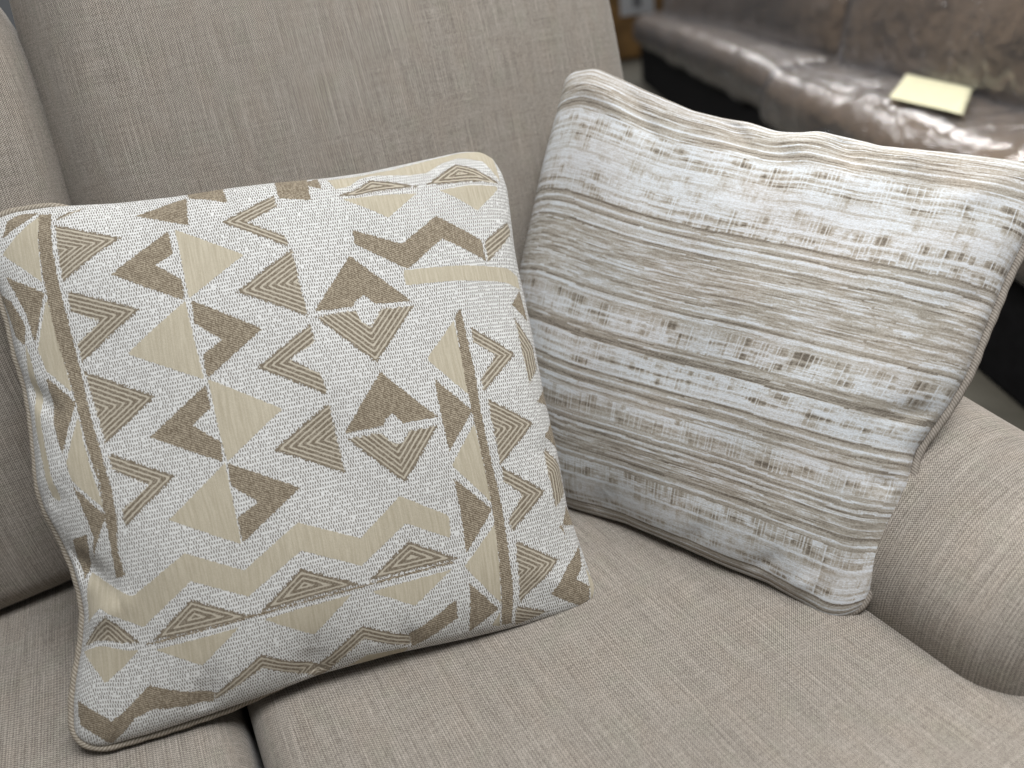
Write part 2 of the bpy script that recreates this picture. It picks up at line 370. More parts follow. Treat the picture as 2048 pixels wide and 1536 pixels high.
# ---------------------------------------------------------------- materials
def linen(name='sofa_linen'):
    M = Mat(name, .92, .15)
    u, v = M.uv()
    # plain weave: one cell per thread crossing
    pu, pv = .00125, .00115
    cu, cv = (u/pu).floor(), (v/pv).floor()
    over = ((cu+cv)*.5).fract().gt(.25)
    cell = M.white(M.vec(cu, cv, 1.0))
    warp = M.noise(M.vec(u*820.0, v*14.0), 1.0, 2.0, .6)
    weft = M.noise(M.vec(u*14.0, v*850.0, 3.0), 1.0, 2.0, .6)
    slub = M.noise(M.vec(u*620.0, v*7.0, 7.0), 1.0, 1.0).ramp(.60, .74)
    slub2 = M.noise(M.vec(u*16.0, v*620.0, 9.0), 1.0, 1.0).ramp(.66, .78)
    rib = ((u/.0026+warp*.5)*6.2832).sin()
    f = rib*.075+warp*.50+weft*.32+cell*.16+over*.36+slub*.09+slub2*.06-.23
    c = M.mix(f.ramp(.08, .95), (.104, .087, .071), (.54, .487, .425))
    tint = M.noise(M.vec(u*38.0, v*20.0, 5.0), 1.0, 2.0)
    c = M.mix(tint.ramp(.42, .68)*.3, c, M.mix(1.0, c, (1.0, .945, .90), 'MULTIPLY'))
    tint2 = M.noise(M.vec(u*30.0, v*34.0, 15.0), 1.0, 2.0)
    c = M.mix(tint2.ramp(.5, .7)*.35, c, M.mix(1.0, c, (.94, 1.0, .95), 'MULTIPLY'))
    M.color(c)
    M.bump(over*.5+cell*.5+slub*.5+warp*.4, .30, .0006)
    M.sheen(.10, .5)
    return M.m

def kilim_ground(M, u, v):
    """white ground with small taupe floats; returns colour, height"""
    pu, pv = .00215, .0037
    row = (v/pv).floor()
    sh = M.white(M.vec(row, 3.0, 0.0))*.25
    uu = u/pu+(row*.5).fract()+sh
    col = uu.floor()
    patch = M.noise(M.vec(u*95.0, v*150.0, 2.0), 1.0, 1.0)
    r = M.white(M.vec(col, row, 0.0))
    fu, fv = uu.fract(), (v/pv).fract()
    on = fu.lt(.48)*fv.lt(M.white(M.vec(col, row, 4.0))*.5+.42)*(r+patch*.9).gt(.40)
    thin = fu.lt(.24)*fv.gt(.80)*.45
    on = on.mx(thin)
    fine = M.white(M.vec((u/.0007).floor(), (v/.0007).floor(), 5.0))
    c = M.mix(on, (.71, .705, .685), (.20, .18, .158))
    c = M.mix(.16, c, M.mix(fine, (.30, .28, .26), (1., 1., 1.)), 'MULTIPLY')
    return c, (on*-1.0)+fine*.3

def kilim(name='kilim_weave'):
    M = Mat(name, .88, .2)
    u, v = M.uv()
    gc, gh = kilim_ground(M, u, v)
    # steps of the jacquard edge
    jx = M.white(M.vec((u/.0011).floor(), (v/.0016).floor(), 8.0))-.5
    tan = (M.attr('tan')+jx*.0013).gt(0.0)
    beige = (M.attr('beige')+jx*.0010).gt(0.0)
    lined = (M.attr('lined')+jx*.0022).gt(0.0)
    # brown floats with a slanting twill
    tw = ((u*.62+v*1.0)/.0021+M.noise(M.vec(u*300.0, v*300.0), 1.0, 1.0)*.9).fract()
    tn = M.noise(M.vec(u*650.0, v*120.0, 4.0), 1.0, 2.0)
    fleck = M.white(M.vec((u/.0009).floor(), (v/.0015).floor(), 2.0))
    tc = M.mix((tw.lt(.42)*.35+tn*.7+fleck*.38-.38).ramp(0.0, .8), (.14, .108, .073), (.43, .368, .277))
    # beige chenille
    bn = M.noise(M.vec(u*520.0, v*26.0, 6.0), 1.0, 3.0, .65)
    bc = M.mix(bn.ramp(.3, .72), (.425, .374, .28), (.53, .476, .37))
    bf = M.white(M.vec((u/.0008).floor(), (v/.0008).floor(), 9.0))
    bc = M.mix(.14, bc, M.mix(bf, (.4, .4, .4), (1., 1., 1.)), 'MULTIPLY')
    # lined shapes
    ls = (M.attr('lines')/.0038+(M.noise(M.vec(u*210.0, v*210.0, 1.0), 1.0, 1.0)-.5)*.35+.02).fract()
    dark = ls.lt(.60)
    lf = M.white(M.vec((u/.0012).floor(), (v/.0012).floor(), 6.0))
    lc = M.mix((dark*.75+lf*.5-.25).ramp(.0, .9), (.48, .43, .345), (.172, .139, .10))
    c = M.mix(lined, gc, lc)
    c = M.mix(beige, c, bc)
    c = M.mix(tan, c, tc)
    M.color(c)
    solid = tan.mx(beige)
    h = gh*.28*(solid*-1.0+1.0)+solid*.9+lined*(dark*.8)+tan*(tw.lt(.42)*.4+fleck*.3)+beige*bf*.15
    M.bump(h, .55, .0007)
    M.sheen(.08, .5)
    return M.m

def stripe_weave(name='stripe_weave'):
    M = Mat(name, .9, .18)
    u, v = M.uv()
    t = M.attr('tone')
    thr = M.noise(M.vec(u*260.0, v*950.0, 2.0), 1.0, 2.0, .6)
    cell = M.white(M.vec((u/.0011).floor(), (v/.0010).floor(), 4.0))
    f = t+(thr-.5)*.42+(cell-.5)*.20
    n = M.t.nodes.new('ShaderNodeValToRGB')
    e = n.color_ramp.elements
    e[0].position = 0.0; e[0].color = (.66, .685, .71, 1)
    e[1].position = 1.0; e[1].color = (.13, .108, .084, 1)
    for p, cc in ((.22, (.53, .52, .50, 1)), (.45, (.39, .355, .302, 1)), (.72, (.262, .232, .191, 1))):
        x = e.new(p); x.color = cc
    M.t.links.new(f.s, n.inputs[0])
    c = N(M.t, n.outputs[0])
    hue = M.noise(M.vec(u*9.0, v*14.0, 8.0), 1.0, 2.0)
    c = M.mix(hue.ramp(.42, .62)*.35, c, M.mix(1.0, c, (1.0, .93, .90), 'MULTIPLY'))
    M.color(c)
    M.bump(thr*.8+cell*.5-t*.5, .45, .0008)
    M.sheen(.12, .5)
    return M.m

def braid(name, dark, light, pitch=.0034, lean=1.0):
    M = Mat(name, .9, .18)
    u, v = M.uv()          # u along the cord, v around it
    s = ((u+v*lean)/pitch).fract()
    n = M.noise(M.vec(u*500.0, v*500.0), 1.0, 2.0)
    k = (s-.5).abs()*1.1+n*.6-.1
    M.color(M.mix(k.ramp(.05, .75), light, dark))
    M.bump((s-.5).abs()*-1.0+n*.3, .5, .0008)
    return M.m

def plain(name, color, rough=.8, spec=.3, mottle=.25, scale=30.0, bump=0.0):
    M = Mat(name, rough, spec)
    n = M.noise(M.pos(), scale, 4.0, .6)
    M.color(M.mix(n.ramp(.3, .7), tuple(c*(1-mottle) for c in color), tuple(c*(1+mottle) for c in color)))
    if bump: M.bump(n, bump, .002)
    return M.m

def wrapped_leather(name='taupe_leather'):
    M = Mat(name, .42, .5)
    p = M.pos()
    n = M.noise(p, 9.0, 4.0, .6)
    M.color(M.mix(n.ramp(.3, .7), (.195, .140, .090), (.285, .208, .142)))
    M.bump(M.noise(p, 60.0, 3.0), .25, .003)
    return M.m

def film(name='clear_plastic_film'):
    """thin clear polythene: mostly see-through, creased and glossy, a little milky"""
    m = bpy.data.materials.new(name); m.use_nodes = True
    t = m.node_tree; t.nodes.clear()
    out = t.nodes.new('ShaderNodeOutputMaterial')
    tr = t.nodes.new('ShaderNodeBsdfTransparent'); tr.inputs[0].default_value = (.93, .93, .94, 1)
    gl = t.nodes.new('ShaderNodeBsdfGlossy'); gl.inputs['Roughness'].default_value = .17
    gl.inputs[0].default_value = (.9, .9, .92, 1)
    df = t.nodes.new('ShaderNodeBsdfDiffuse'); df.inputs[0].default_value = (.75, .75, .78, 1)
    fr = t.nodes.new('ShaderNodeFresnel'); fr.inputs['IOR'].default_value = 1.5
    tc = t.nodes.new('ShaderNodeTexCoord')
    nz = t.nodes.new('ShaderNodeTexNoise'); nz.inputs['Scale'].default_value = 13.0; nz.inputs['Detail'].default_value = 4.0; nz.inputs['Distortion'].default_value = .8
    t.links.new(tc.outputs['Object'], nz.inputs['Vector'])
    bp = t.nodes.new('ShaderNodeBump'); bp.inputs['Strength'].default_value = 1.0; bp.inputs['Distance'].default_value = .013
    t.links.new(nz.outputs['Fac'], bp.inputs['Height'])
    t.links.new(bp.outputs[0], gl.inputs['Normal']); t.links.new(bp.outputs[0], fr.inputs['Normal'])
    m1 = t.nodes.new('ShaderNodeMixShader'); t.links.new(fr.outputs[0], m1.inputs[0]); t.links.new(tr.outputs[0], m1.inputs[1]); t.links.new(gl.outputs[0], m1.inputs[2])
    m2 = t.nodes.new('ShaderNodeMixShader'); m2.inputs[0].default_value = .05
    t.links.new(m1.outputs[0], m2.inputs[1]); t.links.new(df.outputs[0], m2.inputs[2])
    t.links.new(m2.outputs[0], out.inputs[0])
    return m

LINEN = linen()
KILIM = kilim()
STRIPE = stripe_weave()
BRAID_TAN = braid('tan_braid', (.21, .175, .135), (.50, .45, .375), .0032, .8)
BRAID_GREY = braid('taupe_braid', (.20, .172, .145), (.42, .375, .325), .0026, .5)
LEATHER = wrapped_leather()
FILM = film()
BLACK = plain('near_black_matte', (.006, .006, .007), .9, .1)  # even near-black for the block under the wrapped cushions
FLOOR = plain('floor_screed', (.11, .104, .085), .7, .3, .18, 6.0)
WOOD = plain('orange_brown_wood', (.30, .165, .055), .5, .4, .3, 8.0)
WHITE = plain('white_card', (.72, .73, .76), .6, .3, .04)
INK = plain('grey_ink', (.22, .22, .24), .6, .3, .05)
BLUE = plain('blue_paint', (.035, .10, .22), .5, .4, .1)
YELLOW = plain('yellow_paper', (.74, .715, .50), .8, .2, .05)
# ---------------------------------------------------------------- the sofa
def puffy_box(h, r, n=(26, 26, 16), crown=(0, 0, 0), sag=None):
    """rounded, crowned cushion round the origin; returns verts, faces, uvs (metres of cloth)"""
    V, F, T = [], [], []
    base = 0
    def axis(k, m):
        core = h[k]-r
        a = np.linspace(0, np.pi/2, 7)[:-1]
        e = r*np.sin(a)
        inn = np.linspace(-core, core, m)
        return np.unique(np.round(np.concatenate([-core-np.r_[e, r][::-1], inn, core+np.r_[e, r]]), 7))
    ax = [axis(k, n[k]) for k in range(3)]
    def arc(k, q):
        core = h[k]-r
        ex = np.clip(np.abs(q)-core, 0, r)/r
        return np.sign(q)*(np.minimum(np.abs(q), core)+r*np.arcsin(np.clip(ex, 0, 1)))
    for k in range(3):
        i, j = [(1, 2), (0, 2), (0, 1)][k]
        for s in (-1, 1):
            A, B = np.meshgrid(ax[i], ax[j])
            q = np.zeros((A.size, 3)); q[:, i] = A.ravel(); q[:, j] = B.ravel(); q[:, k] = s*h[k]
            # move the flat faces' rim onto the rounding
            core = np.array(h)-r
            inner = np.clip(q, -core, core)
            d = q-inner
            p = d/r
            x, y, z = np.clip(p[:, 0], -1, 1), np.clip(p[:, 1], -1, 1), np.clip(p[:, 2], -1, 1)
            X = x*np.sqrt(1-y*y/2-z*z/2+y*y*z*z/3)
            Y = y*np.sqrt(1-z*z/2-x*x/2+z*z*x*x/3)
            Z = z*np.sqrt(1-x*x/2-y*y/2+x*x*y*y/3)
            pos = inner+r*np.stack([X, Y, Z], 1)
            un = pos/np.array(h)
            bul = [crown[m]*np.clip(1-un[:, (m+1) % 3]**2, 0, 1)**.5*np.clip(1-un[:, (m+2) % 3]**2, 0, 1)**.5*np.sign(un[:, m])*np.abs(un[:, m]) for m in range(3)]
            pos = pos+np.stack(bul, 1)
            if k == 0: uv = np.stack([s*(arc(1, q[:, 1])+h[0])+0*q[:, 1], arc(2, q[:, 2])], 1)
            elif k == 1: uv = np.stack([arc(0, q[:, 0]), arc(2, q[:, 2])-(0 if s < 0 else 3)], 1)
            else: uv = np.stack([arc(0, q[:, 0]), s*(h[2]+h[1]+arc(1, q[:, 1]))], 1)
            f = grid_faces(len(ax[j]), len(ax[i]), flip=(s < 0) != (k == 1))
            V.append(pos); T.append(uv); F.append(f+base); base += len(pos)
    return np.concatenate(V), np.concatenate(F), np.concatenate(T)

def weld(o):
    import bmesh
    bm = bmesh.new(); bm.from_mesh(o.data)
    bmesh.ops.remove_doubles(bm, verts=bm.verts, dist=1e-5)
    bmesh.ops.recalc_face_normals(bm, faces=bm.faces)
    bm.to_mesh(o.data); bm.free()

def rotx(v, a):
    c, s = math.cos(a), math.sin(a)
    return np.stack([v[:, 0], v[:, 1]*c-v[:, 2]*s, v[:, 1]*s+v[:, 2]*c], 1)
def rotz(v, a):
    c, s = math.cos(a), math.sin(a)
    return np.stack([v[:, 0]*c-v[:, 1]*s, v[:, 0]*s+v[:, 1]*c, v[:, 2]], 1)
def sstep(x, a, b):
    t = np.clip((x-a)/(b-a), 0, 1)
    return t*t*(3-2*t)

sofa = empty('sofa', (0, .55, 0), 'beige linen sofa with loose back cushions and a low rounded arm, holding both throw pillows', 'sofa')

def seat_cushion(x0, x1, ear):
    h = ((x1-x0)/2, .50, .085)
    v, f, t = puffy_box(h, .032, (40, 50, 6), (0, 0, .012))
    v = v+np.array([(x0+x1)/2, .46, .343])
    if ear:           # T-shape: the front runs out in front of the arm
        xe = x1+ear*(1-sstep(v[:, 1], 0.166, .196))
        k = (v[:, 0]-x0)/(x1-x0)
        dx = k**3*(xe-x1)
        v[:, 0] += dx; t[:, 0] += dx
    p = v*np.array([1, 1, 0])
    v[:, 2] += fbm(p*9, .3)*.0022*(v[:, 2] > .345)
    o = mesh_obj('seat_cushion', v, f, LINEN, sofa, t)
    weld(o)
    return o
seat_cushion(-.058, .565, .19)
seat_cushion(-.72, -.064, 0)

def back_cushion(x0, x1, y, z0, z1, lean, bulge, seed, slump=0.0, skew=0.0, side=1):
    h = ((x1-x0)/2, .085, (z1-z0)/2)
    v, f, t = puffy_box(h, .06 if x0 > -.1 else .028, (44, 6, 36), (.012, bulge, .012))
    u = v/np.array(h)
    # corners pulled in and soft irregular filling
    cr = np.clip(np.abs(u[:, 0]), 0, 1)**6*np.clip(np.abs(u[:, 2]), 0, 1)**6
    v[:, 0] *= 1-.05*cr; v[:, 2] *= 1-.05*cr
    v[:, 1] += fbm(v*np.array([6, 1, 6]), seed)*.006
    v[:, 0] += fbm(v*np.array([1, 4, 11]), seed+.2)*.004
    if slump:
        v[:, 2] -= slump*sstep(u[:, 2], .2, 1.0)*sstep(u[:, 0], .0, 1.0)
    v[:, 0] -= .016*sstep(u[:, 2], .2, 1.0)*np.clip(u[:, 0]*(x0 > -.1), 0, 1)
    v[:, 0] += skew*sstep(u[:, 2], -.1, .9)*np.where(u[:, 0]*side > 0, np.abs(u[:, 0]), 0)
    v = rotx(v, -lean)
    v = v+np.array([(x0+x1)/2, y, (z0+z1)/2])
    o = mesh_obj('back_cushion', v, f, LINEN, sofa, t+np.array([seed, seed]))
    weld(o)
    return o
back_cushion(-.045, .658, .955, .435, 1.17, math.radians(9), .055, .4, 0.0, .032, -1)
back_cushion(-.72, -.058, .962, .430, 1.068, math.radians(9), .05, .9, .004, .022, 1)

def arm():
    # profile in x-z, swept from the front of the arm to the back of the sofa
    prof = np.array([(.474, .30), (.468, .38), (.462, .425), (.461, .455), (.470, .492), (.491, .527), (.522, .553), (.562, .569), (.605, .572),
                     (.65, .563), (.69, .54), (.715, .50), (.722, .45), (.722, .30), (.722, .06), (.474, .06)])
    s = np.r_[0, np.cumsum(np.linalg.norm(np.diff(prof, axis=0), axis=1))]
    q = np.linspace(0, s[-1], 90)
    P = np.stack([np.interp(q, s, prof[:, k]) for k in (0, 1)], 1)
    k = np.hanning(9); k /= k.sum()
    Pp = np.concatenate([P[-6:], P, P[:6]])
    P = np.stack([np.convolve(Pp[:, j], k, 'same') for j in (0, 1)], 1)[6:-6]
    c = np.array([.59, .40])
    ys = np.concatenate([0.166+.055*(1-np.cos(np.linspace(0, np.pi/2, 10))), np.linspace(.222, 1.10, 40)])
    V, T = [], []
    for y in ys:
        e = np.clip((y-.166)/.055, 0, 1)
        ins = .05*(1-math.sqrt(max(0, 1-(1-e)**2)))
        d = P-c; L = np.linalg.norm(d, axis=1, keepdims=True)
        pp = P-d/L*ins
        lift = -.020+.040*sstep(np.array([y]), .22, .50)[0]
        V.append(np.stack([pp[:, 0], np.full(len(pp), y), pp[:, 1]+lift*sstep(pp[:, 1], .44, .55)], 1))
        T.append(np.stack([q*0+y, q], 1))
    n = len(P)
    V = np.concatenate(V); T = np.concatenate(T)
    F = []
    for i in range(len(ys)-1):
        for j in range(n):
            a, b = i*n+j, i*n+(j+1) % n
            F.append((a, b, b+n, a+n))
    F.append(tuple(range(n-1, -1, -1)))
    o = mesh_obj('arm', V, F, LINEN, sofa, T)
    import bmesh
    bm = bmesh.new(); bm.from_mesh(o.data); bmesh.ops.recalc_face_normals(bm, faces=bm.faces); bm.to_mesh(o.data); bm.free()
arm()

def simple_part(name, x0, x1, y0, y1, z0, z1, mat, parent, r=.03):
    h = ((x1-x0)/2, (y1-y0)/2, (z1-z0)/2)
    v, f, t = puffy_box(h, r, (12, 12, 12))
    o = mesh_obj(name, v+np.array([(x0+x1)/2, (y0+y1)/2, (z0+z1)/2]), f, mat, parent, t)
    weld(o)
    return o
simple_part('back_frame', -.74, .715, 1.045, 1.22, .08, .90, LINEN, sofa, .04)
simple_part('base', -.74, .445, .02, 1.04, .08, .262, LINEN, sofa, .02)
simple_part('base_rail', .446, .715, -.01, .158, .08, .262, LINEN, sofa, .02)

# ---------------------------------------------------------------- throw pillows
def signed_inside(poly, U, V):
    """+ inside, - outside, distance in cloth metres"""
    P = np.array(poly, float)
    n = len(P)
    d2 = np.full(U.shape, 1e9); ins = np.zeros(U.shape, bool)
    for i in range(n):
        a, b = P[i], P[(i+1) % n]
        e = b-a
        k = np.clip(((U-a[0])*e[0]+(V-a[1])*e[1])/max(e@e, 1e-12), 0, 1)
        d2 = np.minimum(d2, (U-a[0]-k*e[0])**2+(V-a[1]-k*e[1])**2)
        c = ((a[1] > V) != (b[1] > V))
        with np.errstate(divide='ignore', invalid='ignore'):
            x = (b[0]-a[0])*(V-a[1])/(b[1]-a[1])+a[0]
        ins ^= c & (U < x)
    return np.where(ins, 1, -1)*np.sqrt(d2)
def line_dist(poly, edges, U, V):
    P = np.array(poly, float); out = np.full(U.shape, 1e9)
    for i in edges:
        a, b = P[i], P[(i+1) % len(P)]
        e = (b-a)/np.linalg.norm(b-a)
        out = np.minimum(out, np.abs((U-a[0])*e[1]-(V-a[1])*e[0]))
    return out

def kilim_attributes(U, V):
    shp = U.shape
    at = {k: np.full(shp, -.02) for k in ('tan', 'beige', 'lined')}
    at['lines'] = np.zeros(shp)
    def region(p, pad=.03):
        p = np.array(p)
        return (U > p[:, 0].min()-pad) & (U < p[:, 0].max()+pad) & (V > p[:, 1].min()-pad) & (V < p[:, 1].max()+pad)
    def put(key, p):
        m = region(p)
        at[key][m] = np.maximum(at[key][m], signed_inside(p, U[m], V[m]))
        return m
    F = lambda poly: list(zip(*[q.tolist() for q in KP.cloth(*np.array(poly, float).T)]))
    for p in TAN: put('tan', F(p))
    for p in BEIGE: put('beige', F(p))
    for p, e in LINED:
        p = F(p)
        m = region(p)
        s = signed_inside(p, U[m], V[m])
        new = s > np.maximum(at['lined'][m], -.004)
        ln = at['lines'][m]; ln[new] = line_dist(p, e, U[m], V[m])[new]; at['lines'][m] = ln
        at['lined'][m] = np.maximum(at['lined'][m], s)
    return at

def stripe_attributes(U, V):
    """ikat stripes: bands of woven tone, read from the top seam down"""
    r = np.random.default_rng(21)
    L = .49
    y0 = (L/2-V)/L                                       # 0 top .. 1 bottom
    def smooth1(n, k):
        a = r.normal(size=n+4*k); w = np.hanning(2*k+1); w /= w.sum()
        a = np.convolve(a, w, 'same')[2*k:2*k+n]; return a/a.std()
    n = 900
    # slow waviness of the weft
    gx = np.interp(U, np.linspace(-.3, .3, n), smooth1(n, 90))
    y = y0+.0012*gx+.0006*np.interp(U+V*.3, np.linspace(-.4, .4, n), smooth1(n, 25))
    zones = [(-.2, .03, 'lines'), (.03, .075, 'tan'), (.075, .095, 'lines'), (.095, .115, 'brown'), (.115, .17, 'tick'), (.17, .235, 'white'),
             (.235, .29, 'tick'), (.29, .345, 'lines'), (.345, .46, 'tan'), (.46, .495, 'lines'),
             (.495, .55, 'tick'), (.55, .585, 'brown'), (.585, .64, 'tick'), (.64, .67, 'lines'), (.67, .70, 'brown'), (.70, .745, 'tick'), (.745, .775, 'lines'),
             (.775, .825, 'tan'), (.825, .85, 'lines'), (.85, .885, 'tick'), (.885, .935, 'white'), (.935, .955, 'tick'), (.955, 1.2, 'lines')]
    R = 560                                              # weft yarns
    base = np.zeros(R); tick = np.zeros(R); var = np.zeros(R)
    yc = np.linspace(-.1, 1.1, R)
    LINES = np.repeat([.03, .95, .45, .05, .50, .88, .10, .42, .30, .04, .90, .12, .55, .40], [3, 2, 4, 2, 3, 2, 4, 3, 3, 2, 3, 4, 3, 2])
    def runs(c, levels, lo, hi):
        run = []
        while len(run) < c: run += [levels[r.integers(len(levels))]]*int(r.integers(lo, hi))
        return np.array(run[:c])
    for a, b, k in zones:
        m = (yc >= a) & (yc < b); c = int(m.sum())
        if k == 'tan': base[m] = runs(c, [.40, .46, .52, .34, .46, .62, .22], 1, 4); var[m] = .20
        elif k == 'brown': base[m] = runs(c, [.55, .70, .50, .80, .15], 1, 4); var[m] = .16
        elif k == 'white': base[m] = runs(c, [.10, .18, .05, .30, .08], 1, 3); tick[m] = .5; var[m] = .05
        elif k == 'tick': base[m] = runs(c, [.10, .30, .42, .06, .22], 1, 3); tick[m] = .9; var[m] = .09
        else: base[m] = np.resize(LINES[r.integers(9):], c); var[m] = .11
    base = np.convolve(base, [.1, .8, .1], 'same')
    yi = (y+.1)/1.2*(R-1)
    row = np.clip(np.round(yi).astype(int), 0, R-1)
    W = 620
    col = np.clip(((U+.3)/.6*W).astype(int), 0, W-1)
    # each yarn fades in and out along its length
    walk = np.stack([smooth1(W, 14) for _ in range(R)])
    walk2 = np.stack([smooth1(W, 45) for _ in range(R)])
    mix = .6*walk+.6*walk2
    tone = base[row]+var[row]*mix[row, col]
    bead = .93+.10*np.sin(2*np.pi*(U+.0009*yi)/.0031)
    tone = np.where(base[row] > .75, tone*bead, tone)
    # tie-dyed blocks a few yarns tall, crossed by thin white warp ends
    blocks = np.zeros((R, W))
    i = 0
    while i < R:
        hgt = int(r.integers(3, 9))
        env = .75*smooth1(W, 16)+.45*smooth1(W, 6)
        blocks[i:i+hgt] = env*(.65+.35*r.random())
        i += hgt
        gap = int(r.integers(1, 3))
        blocks[i:i+gap] = env*.5-.5
        i += gap
    blocks = np.apply_along_axis(lambda a: np.convolve(a, [.2, .6, .2], 'same'), 0, blocks)
    warp = np.ones(W)
    c = 0
    while c < W:
        c += int(r.integers(3, 9)); 
        if c < W: warp[c] = r.uniform(.0, .55)
    wv = .75+.25*smooth1(W, 2)
    bk = np.clip((blocks+.25)*.62, 0, 1)*(warp*np.clip(wv, .3, 1.1))[None, :]
    tone = tone+tick[row]*bk[row, col]*.78
    tone = np.where(tick[row] > .5, tone*(.35+.65*warp[col]), tone)
    return {'tone': np.clip(tone, 0, 1)}

def cord_sign(out, loop, c0):
    return np.sign(((loop-c0)*out).sum(1, keepdims=True))

def build_pillow(name, label, P, attr_fn, nf, front_mat, back_mat, cord_mat, cord_r, centre, shows):
    root = empty(name, centre, label, 'throw pillow')
    t = np.linspace(-1, 1, nf)
    g = np.sin(t*np.pi/2)*.55+t*.45
    g = np.sign(g)*(1-(1-np.abs(g))**1.15)
    U, V = np.meshgrid(g, g)
    W = P.point(U, V, 1).reshape(-1, 3)
    fu, fv = P.cloth(U, V)
    uv = np.stack([fu.ravel(), fv.ravel()], 1)
    mesh_obj('front_panel', W, grid_faces(nf, nf), front_mat, root, uv, attr_fn(fu, fv) if attr_fn is kilim_attributes else attr_fn(P.fabric(U), P.fabric(V)))
    nb = 90
    t = np.linspace(-1, 1, nb); g = np.sin(t*np.pi/2)
    U, V = np.meshgrid(g, g)
    W = P.point(U, V, -1).reshape(-1, 3)
    z = np.full(nb*nb, -.02)
    mesh_obj('back_panel', W, grid_faces(nb, nb, True), back_mat, root, np.stack([P.fabric(U).ravel()+1, P.fabric(V).ravel()], 1),
             {'tan': z, 'beige': z, 'lined': z, 'lines': z*0, 'tone': z*0+.35})
    # welt cord along the seam
    k = np.linspace(0, 1, 160)[:-1]
    loop = np.concatenate([P.e['top'](k), P.e['right'](k), P.e['bottom'](1-k), P.e['left'](1-k)])
    for _ in range(10):
        loop = (np.roll(loop, 1, 0)+2*loop+np.roll(loop, -1, 0))/4
    m = len(loop)
    d = np.roll(loop, -1, 0)-np.roll(loop, 1, 0); d /= np.linalg.norm(d, axis=1, keepdims=True)
    c0 = loop.mean(0)
    nn = P.normal(np.zeros(1), np.zeros(1))[0]
    out = np.cross(d, nn); out /= np.linalg.norm(out, axis=1, keepdims=True)
    up = np.cross(out, d)
    na = 10
    n4 = m/4.0                                       # how far the cord shows, edge by edge
    sh = np.interp((np.arange(m)+.5)/m*4, *zip(*shows))[:, None]
    out = out*cord_sign(out, loop, c0)
    up = np.cross(d, out); up = up*np.sign((up*nn).sum(1, keepdims=True))
    loop = loop+out*cord_r*(.75*sh-1.6*(1-sh))-up*cord_r*1.8*(1-sh)
    ln = np.r_[0, np.cumsum(np.linalg.norm(np.roll(loop, -1, 0)-loop, axis=1))]
    V_, T_ = [], []
    for j in range(m+1):
        i = j % m
        rr = cord_r*(1+.06*math.sin(j*.9)+.05*math.sin(j*.31))
        for a in range(na):
            th = 2*math.pi*a/na
            V_.append(loop[i]+rr*(math.cos(th)*out[i]+math.sin(th)*up[i])); T_.append((ln[j], a/na*2*math.pi*cord_r))
    F_ = []
    for j in range(m):
        for a in range(na):
            p, q = j*na+a, j*na+(a+1) % na
            F_.append((p, q, q+na, p+na))
    mesh_obj('piping', np.array(V_), np.array(F_), cord_mat, root, np.array(T_))
    return root

KP = Pillow(KILIM_EDGES, .062, .050, .42, .235, KILIM_FOLDS)
SP = Pillow(STRIPE_EDGES, .060, .045, .42, .235, STRIPE_FOLDS)
build_pillow('throw_pillow', 'square cream throw pillow woven with brown and beige triangles and zigzags', KP, kilim_attributes, 400, KILIM, KILIM, BRAID_TAN, .0034, (.08, .60, .44),
             ((0, 1), (.13, 1), (.2, 0), (1.95, 0), (2.0, 0), (2.55, .1), (2.75, 1), (4, 1)))
build_pillow('throw_pillow', 'square throw pillow with horizontal white and tan stripes, leaning on the sofa arm', SP, stripe_attributes, 560, STRIPE, STRIPE, BRAID_GREY, .0036, (.45, .52, .44),
             ((0, 0), (.62, 0), (.70, .6), (.86, .6), (.95, .2), (1.08, 1), (1.9, 1), (2.0, .7), (2.2, 0), (4, 0)))

# ---------------------------------------------------------------- floor and what stands behind
v = np.array([(-8, -6, 0), (14, -6, 0), (14, 16, 0), (-8, 16, 0)], float)
fl = mesh_obj('floor', v, [(0, 1, 2, 3)], FLOOR)
fl['kind'] = 'structure'

# sofa wrapped in clear plastic, running away behind the arm (local x along its front, y into its depth)
WA = math.atan2(-.87, -.50)
ws = empty('wrapped_sofa', (1.70, 1.15, 0), 'brown leather sofa wrapped in shiny clear plastic, out of focus behind the linen sofa', 'sofa', rotz=WA)
wm = np.array(parent_world(ws))
def wput(name, v, f, mat, parent, t=None):
    o = mesh_obj(name, v@wm[:3, :3].T+wm[:3, 3], f, mat, parent, t)
    weld(o)
    return o
def wcushion(name, x0, x1, y0, y1, z0, z1, r, crown, seed, lean=0.0):
    h = ((x1-x0)/2, (y1-y0)/2, (z1-z0)/2)
    v, f, t = puffy_box(h, r, (30, 20, 20), crown)
    v = v+(fbm(v*14, seed)*.008)[:, None]*np.sign(v)
    v = rotx(v, lean)
    v = v+np.array([(x0+x1)/2, (y0+y1)/2, (z0+z1)/2])
    return wput(name, v, f, LEATHER, ws, t), v, f
_, v1, f1 = wcushion('seat_cushion', -1.24, .85, -.01, .42, .34, .53, .07, (0, .01, .02), .2)
_, v2, f2 = wcushion('seat_cushion', -5.3, -1.27, .04, .42, .34, .53, .07, (0, .01, .02), .5)
_, v3, f3 = wcushion('back_cushion', -1.22, .80, .31, .60, .47, 1.10, .09, (0, .05, .02), .7, -.2)
_, v4, f4 = wcushion('back_cushion', -5.2, -1.34, .34, .62, .47, 1.10, .09, (0, .05, .02), .8, -.2)
v, f, t = puffy_box((3.10, .25, .16), .02, (20, 8, 6)); wput('base', v+np.array([-2.20, .34, .161]), f, BLACK, ws, t)

